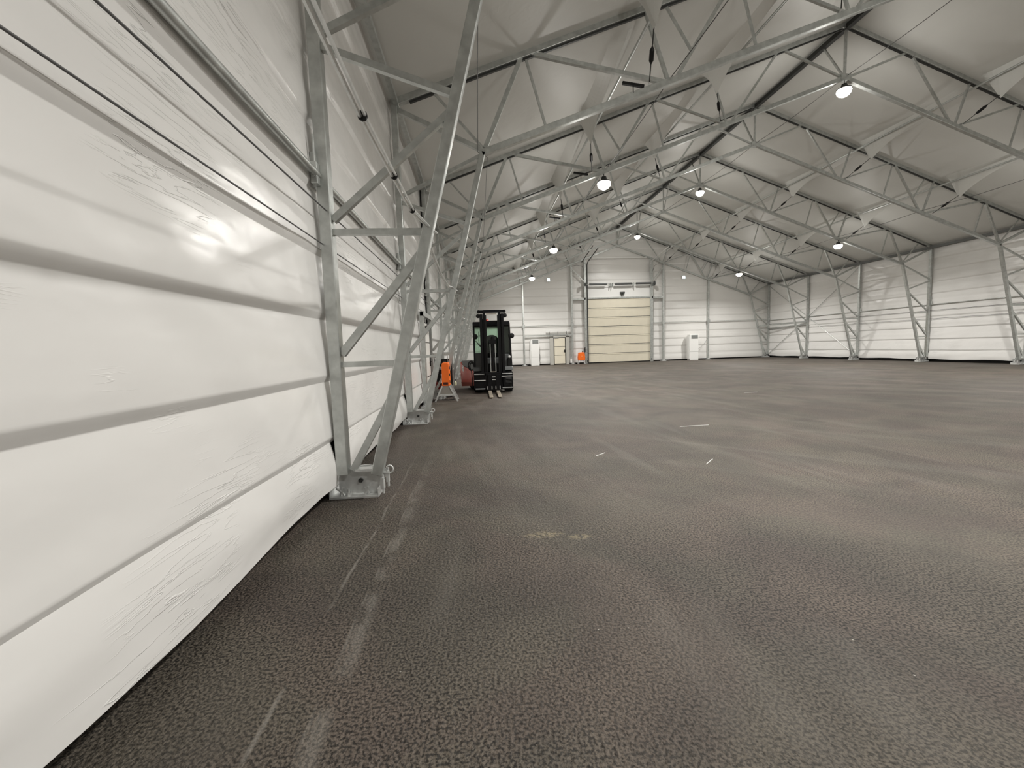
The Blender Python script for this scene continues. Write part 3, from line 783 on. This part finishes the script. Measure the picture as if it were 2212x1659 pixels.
# small orange heater by the big door
def orange_heater_far():
    o = (9.8, FY[7] - 0.5, 0)
    R = empty('space_heater', o, 'orange heater on white legs beside the big door', 'heater')
    x, y = 9.8, FY[7] - 0.5
    q = MB(o); q.prism([(x - 0.27, y - 0.15, 0.30), (x + 0.27, y - 0.15, 0.30), (x + 0.29, y - 0.15, 0.55), (x + 0.24, y - 0.15, 0.93), (x + 0.1, y - 0.15, 0.97), (x - 0.24, y - 0.15, 0.93), (x - 0.29, y - 0.15, 0.55)], (0, 0.3, 0)); q.done('body', M_orange, R, bevel=0.03)
    q = MB(o); q.prism([(x - 0.08, y - 0.165, 0.68), (x + 0.08, y - 0.165, 0.68), (x, y - 0.165, 0.56)], (0, 0.02, 0)); q.done('emblem', mat('pale_orange', (0.95, 0.35, 0.12), 0.5), R)
    for sx in (-1, 1):
        for sy_ in (-0.12, 0.12):
            q = MB(o); q.bar((x + sx * 0.2, y + sy_, 0.34), (x + sx * 0.27, y + sy_ * 1.4, 0.0), 0.035, 0.035); q.done('leg', M_white, R)
    q = MB(o); q.bar((x - 0.24, y - 0.15, 0.2), (x + 0.24, y - 0.15, 0.2), 0.025, 0.03); q.done('crossbar', M_white, R)
    q = MB(o); q.lathe((x + 0.1, y, 0.98), [(0.04, -0.02), (0.04, 0.05), (0.01, 0.06)], 10); q.done('cap', M_black, R)
orange_heater_far()
q = MB(); q.box((8.98, FY[7] - 0.15, 0.10), (9.12, FY[7] - 0.02, 0.42)); tag(q.done('junction_box', M_white, None, bevel=0.01), 'small white box low on the gable wall by the second post', 'box')
for x, lab in ((7.35, 'small lit bluish white panel high on the gable wall, left'), (18.75, 'small lit bluish white panel high on the gable wall, right')):
    R = empty('emergency_light', (x, YE - 0.02, 6.9), lab, 'emergency light', 'lit panels on the gable wall'); o = (x, YE - 0.02, 6.9)
    q = MB(o); q.box((x - 0.14, YE - 0.10, 6.77), (x + 0.14, YE + 0.03, 7.03)); q.done('housing', M_white, R)
    q = MB(o); q.prism([(x - 0.12, YE - 0.115, 6.79), (x + 0.12, YE - 0.115, 6.79), (x + 0.10, YE - 0.115, 7.01), (x - 0.10, YE - 0.115, 7.01)], (0, 0.02, 0)); q.done('lit_face', M_sign, R)
q = MB(); q.prism([(10.9, FY[7] - 0.16, 8.50), (15.5, FY[7] - 0.16, 8.50), (15.5, FY[7] - 0.16, 8.56), (10.9, FY[7] - 0.16, 8.56)], (0, 0.26, 0)); 
struct(q.done('trim_6', M_white), 'thin white ledge standing for a seam highlight high above the big door')  # white ledge put in for the bright seam highlight on the fabric header

# ================================================================ SIDE DOOR in the left wall between the second and third frame
D3 = bpy.data.objects.new('door_3', None); COL.objects.link(D3); o = (-0.02, 12.0, 0); D3.location = o; struct(D3, 'narrow white side door in the left wall')
q = MB(o)
q.bar((0.0, 11.20, 0.05), (0.0, 11.20, 2.5), 0.10, 0.10, (1, 0, 0)); q.done('door_post', M_steel, D3)
q = MB(o); q.bar((0.02, 11.15, 2.46), (0.02, 13.05, 2.46), 0.12, 0.10, (0, 0, 1)); q.done('door_head', M_steel, D3)
q = MB(o); q.box((-0.04, 11.62, 0.06), (0.0, 12.62, 2.28)); q.done('gasket', M_black, D3)
q = MB(o); q.box((-0.03, 11.66, 0.10), (0.02, 12.57, 2.24)); q.done('leaf', M_whiteleaf, D3, bevel=0.004)
for zz in (0.78, 1.72):
    q = MB(o); q.box((0.02, 11.66, zz), (0.035, 12.57, zz + 0.012)); q.done('leaf_joint', M_dark, D3)
q = MB(o); q.box((0.02, 12.40, 1.05), (0.05, 12.46, 1.30)); q.bar((0.07, 12.3, 1.18), (0.07, 12.45, 1.18), 0.02, 0.02); q.box((0.02, 12.42, 1.17), (0.08, 12.44, 1.19)); q.done('handle', M_black, D3)
q = MB(o); q.box((0.02, 11.7, 2.10), (0.07, 12.0, 2.17)); q.bar((0.06, 11.9, 2.2), (0.06, 12.3, 2.26), 0.02, 0.02, (1, 0, 0)); q.done('closer', M_dark, D3)
q = MB(o); q.box((-0.10, 11.0, 0.0), (0.12, 11.4, 0.05)); q.done('foot_plate', M_zinc, D3)
q = MB(); q.box((-0.09, FY[2] - 0.12, 0.15), (-0.05, FY[2] - 0.07, EZ - 0.1)); struct(q.done('trim_7', M_black), 'black seam strip beside the third post on the left')

# ================================================================ FORKLIFT
def forklift():
    o = (1.92, 14.6, 0)
    R = empty('forklift', o, 'red and black forklift facing the camera with lowered forks', 'forklift')
    A = lambda: MB(o)
    # wheels
    for s_, (x0, x1) in ((-1, (1.25, 1.53)), (1, (2.30, 2.58))):
        q = A(); c = ((x0 + x1) / 2, 14.75, 0.36); hw = (x1 - x0) / 2
        q.lathe(c, [(0.17, -hw), (0.33, -hw), (0.36, -hw * .8), (0.36, hw * .8), (0.33, hw), (0.17, hw)], 36, 'x')
        for k in range(18):
            t = 2 * PI * k / 18
            q.bar((x0 + 0.01, 14.75 + 0.362 * math.cos(t), 0.36 + 0.362 * math.sin(t)), (x1 - 0.01, 14.75 + 0.362 * math.cos(t + 0.15), 0.36 + 0.362 * math.sin(t + 0.15)), 0.03, 0.045, (0, math.cos(t), math.sin(t)))
        wv = q.done('front_wheel', M_rubber, R)
        q = A(); q.lathe((c[0] + s_ * 0.0, 14.75, 0.36), [(0.02, -hw - .01), (0.15, -hw + .02), (0.15, hw - .02), (0.02, hw + .01)], 20, 'x'); q.done('rim', M_grey, wv)
    # chassis + cab floor
    q = A(); q.box((1.50, 14.55, 0.18), (2.33, 15.6, 0.72)); q.done('chassis', M_blackgloss, R, bevel=0.03)
    for x0, x1 in ((1.23, 1.56), (2.28, 2.60)):
        q = A(); q.prism([(x0, 14.45, 0.74), (x0, 15.25, 0.74), (x0, 15.35, 0.5), (x0, 15.45, 0.5), (x0, 15.45, 0.95), (x0, 14.5, 0.86)], (x1 - x0, 0, 0)); q.done('fender', M_grey, R, bevel=0.02)
    # mast
    ym = 14.38
    for s_ in (-1, 1):
        xo = 1.92 + s_ * 0.36; 
        q = A(); q.box((xo - 0.045, ym - 0.09, 0.10), (xo + 0.045, ym + 0.09, 2.66)); q.box((xo - s_ * 0.03 - 0.03, ym - 0.02, 0.1), (xo - s_ * 0.03 + 0.06 * 0 + 0.03, ym + 0.02, 2.66)); q.done('outer_mast_rail', M_blackgloss, R, bevel=0.006)
        xi = 1.92 + s_ * 0.255
        q = A(); q.box((xi - 0.04, ym - 0.08, 0.14), (xi + 0.04, ym + 0.07, 2.74)); q.done('inner_mast_rail', M_blackgloss, R, bevel=0.006)
        q = A(); q.tube([(1.92 + s_ * 0.315, ym + 0.10, 0.2), (1.92 + s_ * 0.315, ym + 0.10, 2.5)], 0.035, 10); q.done('lift_cylinder', M_blackgloss, R, smooth=True)
        # top ear with a ring
        q = A(); q.lathe((1.92 + s_ * 0.43, ym, 2.74), [(0.028, -0.02), (0.055, -0.02), (0.055, 0.02), (0.028, 0.02)], 16, 'y'); q.bar((1.92 + s_ * 0.40, ym, 2.74), (1.92 + s_ * 0.26, ym, 2.74), 0.04, 0.09); q.done('lifting_ear', M_blackgloss, R)
        q = A(); q.lathe((1.92 + s_ * 0.45, ym, 2.60), [(0.02, -0.05), (0.07, -0.04), (0.07, 0.04), (0.02, 0.05)], 12, 'y'); q.done('work_lamp', M_black, R)
        q = A(); q.box((1.92 + s_ * 0.20 - 0.02, ym - 0.12, 0.6), (1.92 + s_ * 0.20 + 0.02, ym - 0.10, 2.62)); q.done('hose', M_black, R)
    for aa, bb in (((1.64, ym - 0.05, 2.70), (2.20, ym + 0.05, 2.79)), ((1.66, ym + 0.02, 2.36), (2.18, ym + 0.08, 2.44)), ((1.6, ym + 0.02, 0.72), (2.24, ym + 0.10, 1.0))):
        q = A(); q.box(aa, bb); q.done('cross_member', M_blackgloss, R, bevel=0.01)
    q = A(); q.box((1.74, ym - 0.06, 2.645), (2.08, ym - 0.03, 2.67)); q.done('top_bar', M_fork, R)
    # centre cylinder with twin chains
    q = A(); q.tube([(1.92, ym - 0.08, 0.35), (1.92, ym - 0.08, 1.9)], 0.055, 12); q.box((1.81, ym - 0.16, 1.66), (2.04, ym - 0.02, 1.80)); q.done('centre_cylinder', M_blackgloss, R)
    for dx in (-0.085, 0.085):
        q = A(); q.box((1.92 + dx - 0.014, ym - 0.15, 0.72), (1.92 + dx + 0.014, ym - 0.13, 1.66)); q.done('lift_chain', M_steel, R)
    q = A(); q.box((1.83, ym - 0.17, 0.70), (2.01, ym - 0.13, 0.73)); q.done('chain_anchor', M_fork, R)
    # carriage with side shift
    yc = 14.12
    q = A()
    q.box((1.25, yc, 0.60), (2.56, yc + 0.06, 0.71)); q.box((1.25, yc, 0.12), (2.56, yc + 0.06, 0.20)); q.box((1.25, yc + 0.02, 0.40), (1.66, yc + 0.05, 0.47)); q.box((2.16, yc + 0.02, 0.53), (2.56, yc + 0.05, 0.59))
    for x in (1.25, 1.62, 2.16, 2.52): q.box((x, yc, 0.12), (x + 0.04, yc + 0.06, 0.70))
    q.box((1.66, yc + 0.01, 0.12), (2.16, yc + 0.09, 0.66)); q.box((1.25, yc + 0.03, 0.15), (1.66, yc + 0.06, 0.65))
    q.done('carriage', M_blackgloss, R, bevel=0.008)
    for x0, x1, zz in ((1.27, 1.64, 0.445), (2.18, 2.54, 0.565), (1.86, 1.98, 0.55), (1.86, 1.98, 0.46), (1.27, 1.60, 0.655), (2.2, 2.54, 0.655)):  # bright rods paint the white highlight lines on the black carriage
        q = A(); q.tube([(x0, yc - 0.02, zz), (x1, yc - 0.02, zz)], 0.016 if zz < 0.6 else 0.01, 8); q.done('highlight_rod', M_zinc, R, smooth=True)
    for x0, x1, zz in ((1.30, 1.62, 0.16), (2.2, 2.54, 0.18)):
        q = A(); q.tube([(x0, yc - 0.02, zz), (x1, yc - 0.02, zz)], 0.022, 8); q.done('shift_cylinder', M_greymid, R, smooth=True)
    # forks
    for x in (1.775, 2.045):
        q = A(); w_ = 0.055
        q.prism([(x - w_, yc, 0.10), (x - w_, yc, 0.03), (x - w_, 13.0, 0.03), (x - w_, 12.62, 0.035), (x - w_, 12.62, 0.045), (x - w_, 13.3, 0.075), (x - w_, yc - 0.10, 0.08), (x - w_, yc - 0.045, 0.10)], (2 * w_, 0, 0))
        fk = q.done('fork', M_fork, R, bevel=0.004)
        q = A(); q.box((x - w_, yc - 0.045, 0.10), (x + w_, yc, 0.64)); q.done('fork_shank', M_blackgloss, fk, bevel=0.004)
        for dx in (-0.07, 0.07):
            q = A(); q.box((x + dx - 0.012, yc - 0.06, 0.14), (x + dx + 0.012, yc - 0.045, 0.25)); q.done('fork_stop', M_zinc, fk)
    # cab
    def cx(s_, zz): return 1.915 + s_ * (0.615 + (0.045 if s_ > 0 else 0.0) * (2.4 - zz) / 1.4)
    for s_ in (-1, 1):
        for yy, nm in ((14.72, 'front_pillar'), (15.9, 'rear_pillar')):
            q = A(); q.bar((cx(s_, 0.9), yy, 0.75), (cx(s_, 2.35), yy + (0.10 if yy < 15 else -0.1), 2.36), 0.07, 0.06); q.done(nm, M_blackgloss, R, bevel=0.008)
        q = A(); q.bar((cx(s_, 1.3), 14.75, 0.95), (cx(s_, 1.3), 15.85, 0.95), 0.06, 0.08, (1, 0, 0)); q.done('side_sill', M_blackgloss, R)
    q = A(); q.box((1.27, 14.70, 2.26), (2.55, 15.9, 2.43)); q.done('cab_roof', M_blackgloss, R, bevel=0.03)
    q = A(); q.box((1.29, 14.74, 0.76), (1.60, 14.86, 1.36)); q.box((2.30, 14.74, 0.76), (2.60, 14.86, 1.30)); q.box((1.60, 14.76, 0.72), (2.30, 14.84, 1.18)); q.done('dashboard', M_grey, R, bevel=0.02)
    q = A(); q.box((1.32, 14.79, 1.34), (2.54, 14.80, 2.27)); q.done('windscreen', M_glass, R)
    q = A(); q.box((1.32, 15.85, 1.2), (2.54, 15.86, 2.27)); q.done('rear_window', M_glass, R)
    q = A(); q.box((2.50, 14.82, 1.0), (2.54, 15.8, 2.26)); q.done('door_panel', M_blackgloss, R)
    q = A(); q.tube([(1.46, 14.77, 1.35), (1.47, 14.76, 2.1)], 0.008, 6); q.tube([(1.62, 14.77, 1.45), (1.42, 14.76, 1.7)], 0.016, 6); q.tube([(1.42, 14.77, 1.7), (1.36, 14.76, 1.78)], 0.012, 6); q.done('wiper', M_black, R)
    q = A(); q.tube([(1.62 + 0.16 * math.sin(a / 8 * PI) * -1, 14.95, 1.80 + 0.25 * math.cos(a / 8 * PI)) for a in range(9)], 0.008, 6); q.done('grab_handle', M_black, R)
    q = A(); q.box((2.30, 14.82, 1.15), (2.53, 14.86, 2.27)); q.done('dark_panel', M_black, R)  # black panel added to make the right part of the windscreen dark
    # seat
    q = A(); q.prism([(1.68, 15.35, 1.15), (2.18, 15.35, 1.15), (2.18, 15.35, 1.84), (2.11, 15.35, 1.94), (1.99, 15.35, 1.99), (1.87, 15.35, 1.99), (1.75, 15.35, 1.94), (1.68, 15.35, 1.84)], (0, 0.14, 0)); q.box((1.66, 14.95, 1.0), (2.18, 15.4, 1.15)); q.done('seat', M_black, R, bevel=0.03)
    q = A(); q.lathe((1.92, 15.05, 1.42), [(0.15, -0.01), (0.17, 0.0), (0.15, 0.01)], 20); q.tube([(1.92, 14.9, 1.0), (1.92, 15.05, 1.42)], 0.03, 8); q.done('steering_wheel', M_black, R)
    # mirrors, lights, beacon
    for s_, x in ((-1, 1.35), (1, 2.60)):
        q = A(); q.lathe((x, 14.62, 1.92), [(0.02, -0.03), (0.09, -0.015), (0.09, 0.015), (0.02, 0.03)], 16, 'y')
        bpy_m = q.done('mirror', M_black, R)
    q = A(); q.lathe((2.50, 14.66, 1.20), [(0.02, -0.05), (0.045, -0.04), (0.045, 0.02)], 12, 'y'); q.done('headlight', M_zinc, R)
    q = A(); q.box((2.44, 14.66, 0.86), (2.58, 14.78, 1.16)); q.done('light_bracket', M_black, R, bevel=0.01)
    q = A(); q.lathe((1.80, 15.5, 2.43), [(0.07, 0.0), (0.07, 0.07), (0.04, 0.12), (0.01, 0.13)], 14); q.done('beacon', M_beacon, R, smooth=True)
    # swung counterweight body
    a = math.radians(19); bk = V(-math.sin(a), math.cos(a), 0); lf = V(-math.cos(a), -math.sin(a), 0); P0 = V(1.93, 15.0, 0)
    def Q(t, l, zz): p = P0 + bk * t + lf * l; return (p.x, p.y, zz)
    def sideprism(q, prof, l0, l1):
        ex = lf * (l1 - l0); q.prism([Q(t, l0, zz) for t, zz in prof], ex)
    q = A(); sideprism(q, [(0.25, 0.30), (1.80, 0.14), (1.90, 0.30), (1.98, 0.6), (1.94, 1.0), (1.90, 1.03), (1.60, 0.86), (0.9, 0.78), (0.25, 0.70)], -0.62, 0.62); body = q.done('counterweight', M_red, R, bevel=0.03)
    q = A(); sideprism(q, [(0.25, 0.70), (0.9, 0.78), (1.60, 0.86), (1.90, 1.03), (1.80, 1.07), (0.25, 1.10)], -0.60, 0.60); q.done('hood', M_grey, R, bevel=0.02)
    q = A(); sideprism(q, [(0.25, 0.20), (1.78, 0.08), (1.86, 0.24), (0.25, 0.32)], -0.56, 0.635); q.done('lower_skirt', mat('dark_red_paint', (0.22, 0.03, 0.012), 0.45), R)
    q = A(); sideprism(q, [(1.50, 0.66), (1.66, 0.68), (1.66, 0.90), (1.50, 0.88)], 0.618, 0.628); q.done('sticker', M_white, body)
    for k in range(3):
        q = A(); sideprism(q, [(1.53, 0.70 + k * 0.06), (1.63, 0.71 + k * 0.06), (1.63, 0.73 + k * 0.06), (1.53, 0.72 + k * 0.06)], 0.629, 0.631); q.done('sticker_line', M_greymid, body)
    q = A(); c = P0 + bk * 1.35
    ca, cb = c + lf * 0.28, c - lf * 0.28
    for cc in (ca, cb):
        q.tube([cc - lf * 0.11 + V(0, 0, 0.25), cc + lf * 0.11 + V(0, 0, 0.25)], 0.25, 24)
    q.done('rear_wheel', M_rubber, R)
    # coiled hose hung on the front left and its lead
    q = A(); q.tube([(1.17 + 0.10 * math.cos(t * PI / 8), 14.72, 0.93 + 0.16 * math.sin(t * PI / 8)) for t in range(17)], 0.022, 8); q.tube([(1.19 + 0.07 * math.cos(t * PI / 8), 14.74, 0.90 + 0.13 * math.sin(t * PI / 8)) for t in range(17)], 0.022, 8)
    q.tube([(1.17, 14.70, 0.78), (1.19, 14.68, 0.5), (1.20, 14.66, 0.15)], 0.015, 6); q.done('coiled_hose', M_black, R, smooth=True)
forklift()

# ================================================================ ORANGE HEATER ON TRESTLE, and the machine behind it
def near_heater():
    y = 12.35; o = (0.45, y, 0)
    R = empty('work_trestle', o, 'tall orange box on a splayed steel trestle left of the forklift', 'trestle')
    A = lambda: MB(o)
    q = A(); q.prism([(0.345, y, 0.46), (0.57, y, 0.46), (0.555, y, 1.08), (0.535, y, 1.13), (0.375, y, 1.13), (0.355, y, 1.08)], (0, 0.55, 0)); q.done('orange_body', M_orange, R, bevel=0.015)
    q = A(); q.box((0.385, y - 0.012, 0.50), (0.52, y + 0.01, 0.565)); q.done('slot', mat('dark_slot', (0.06, 0.006, 0.002), 0.6), R)
    for s_, x in ((-1, 0.335), (1, 0.575)):
        for zz in (0.58, 0.78, 0.98):
            q = A(); q.box((x - 0.012, y + 0.03, zz - 0.04), (x + 0.012, y + 0.07, zz + 0.04)); q.done('clip', M_white if s_ < 0 else M_dark, R)
    q = A(); q.prism([(0.35, y + 0.02, 0.46), (0.565, y + 0.02, 0.46), (0.645, y + 0.02, 0.22), (0.28, y + 0.02, 0.22)], (0, 0.02, 0)); q.done('apron', mat('grey_panel', (0.30, 0.28, 0.25), 0.5), R)
    for yy in (y, y + 0.5):
        for a, c in (((0.35, 0.46), (0.135, 0.0)), ((0.565, 0.46), (0.785, 0.0))):
            q = A(); q.bar((a[0], yy, a[1]), (c[0], yy, c[1]), 0.035, 0.045); q.done('leg', M_zinc, R)
    q = A(); q.box((0.23, y + 0.0, 0.17), (0.70, y + 0.03, 0.22)); q.done('cross_rail', M_zinc, R)
    q = A(); q.tube([(0.3, y + 0.3, 0.03), (0.5, y + 0.25, 0.02), (0.66, y + 0.3, 0.03), (0.62, y + 0.4, 0.12)], 0.014, 6); q.done('lead', M_black, R)
near_heater()
def cart():
    o = (0.35, 13.5, 0); y = 13.35
    R = empty('machine_cart', o, 'black machine with dark red panel behind the orange trestle', 'machine')
    A = lambda: MB(o)
    q = A(); q.box((0.06, y, 0.12), (0.58, y + 0.5, 1.22)); q.done('body', M_black, R, bevel=0.02)
    q = A(); q.box((0.02, y - 0.02, 1.34), (0.64, y + 0.02, 1.38)); q.box((0.04, y - 0.01, 0.2), (0.07, y + 0.02, 1.36)); q.box((0.46, y - 0.03, 1.0), (0.475, y - 0.01, 1.36)); q.box((0.60, y - 0.01, 0.2), (0.63, y + 0.02, 1.36)); q.done('handle_frame', M_steel, R)
    q = A(); q.prism([(0.02, y - 0.03, 0.62), (0.30, y - 0.03, 0.30), (0.30, y - 0.03, 0.10), (0.14, y - 0.03, 0.10), (-0.02, y - 0.03, 0.42)], (0, 0.05, 0)); q.done('side_panel', mat('dark_red_panel', (0.16, 0.015, 0.01), 0.5), R)
    q = A(); q.box((0.34, y - 0.02, 1.04), (0.42, y, 1.16)); q.done('gauge', M_grey, R)
    for x in (0.12, 0.52):
        q = A(); q.lathe((x, y + 0.25, 0.10), [(0.03, -0.03), (0.10, -0.03), (0.10, 0.03), (0.03, 0.03)], 16, 'x'); q.done('wheel', M_rubber, R)
cart()
o = (0.42, 17.9, 0)
R = empty('spray_bottle', o, 'small pale bottle with dark cap on the floor left of the forklift', 'bottle')
q = MB(o); q.lathe((0.42, 17.9, 0), [(0.05, 0.0), (0.055, 0.02), (0.055, 0.14), (0.02, 0.19)], 14); q.done('bottle', mat('pale_yellow_plastic', (0.75, 0.75, 0.5), 0.3), R, smooth=True)
q = MB(o); q.lathe((0.42, 17.9, 0), [(0.025, 0.19), (0.03, 0.25), (0.01, 0.26)], 10); q.done('cap', M_black, R)
# pale slivers and chips lying on the asphalt
for k, (x, y, a, l) in enumerate(((4.26, 4.98, 0.8, 0.28), (5.24, 7.21, 0.05, 0.55), (3.05, 5.6, 0.7, 0.22), (9.2, 11.5, 0.05, 0.4))):
    q = MB((x, y, 0)); dx, dy = math.cos(a) * l / 2, math.sin(a) * l / 2
    q.bar((x - dx, y - dy, 0.003), (x + dx, y + dy, 0.003), 0.008, 0.005, (0, 0, 1))
    tag(q.done('straw', M_white), ['thin white straw on the floor, nearest the camera of the four', 'thin white straw on the floor lying across the hall', 'thin white straw on the floor left of the others', 'thin white straw farthest out on the floor'][k], 'straw', 'white straws on the floor')
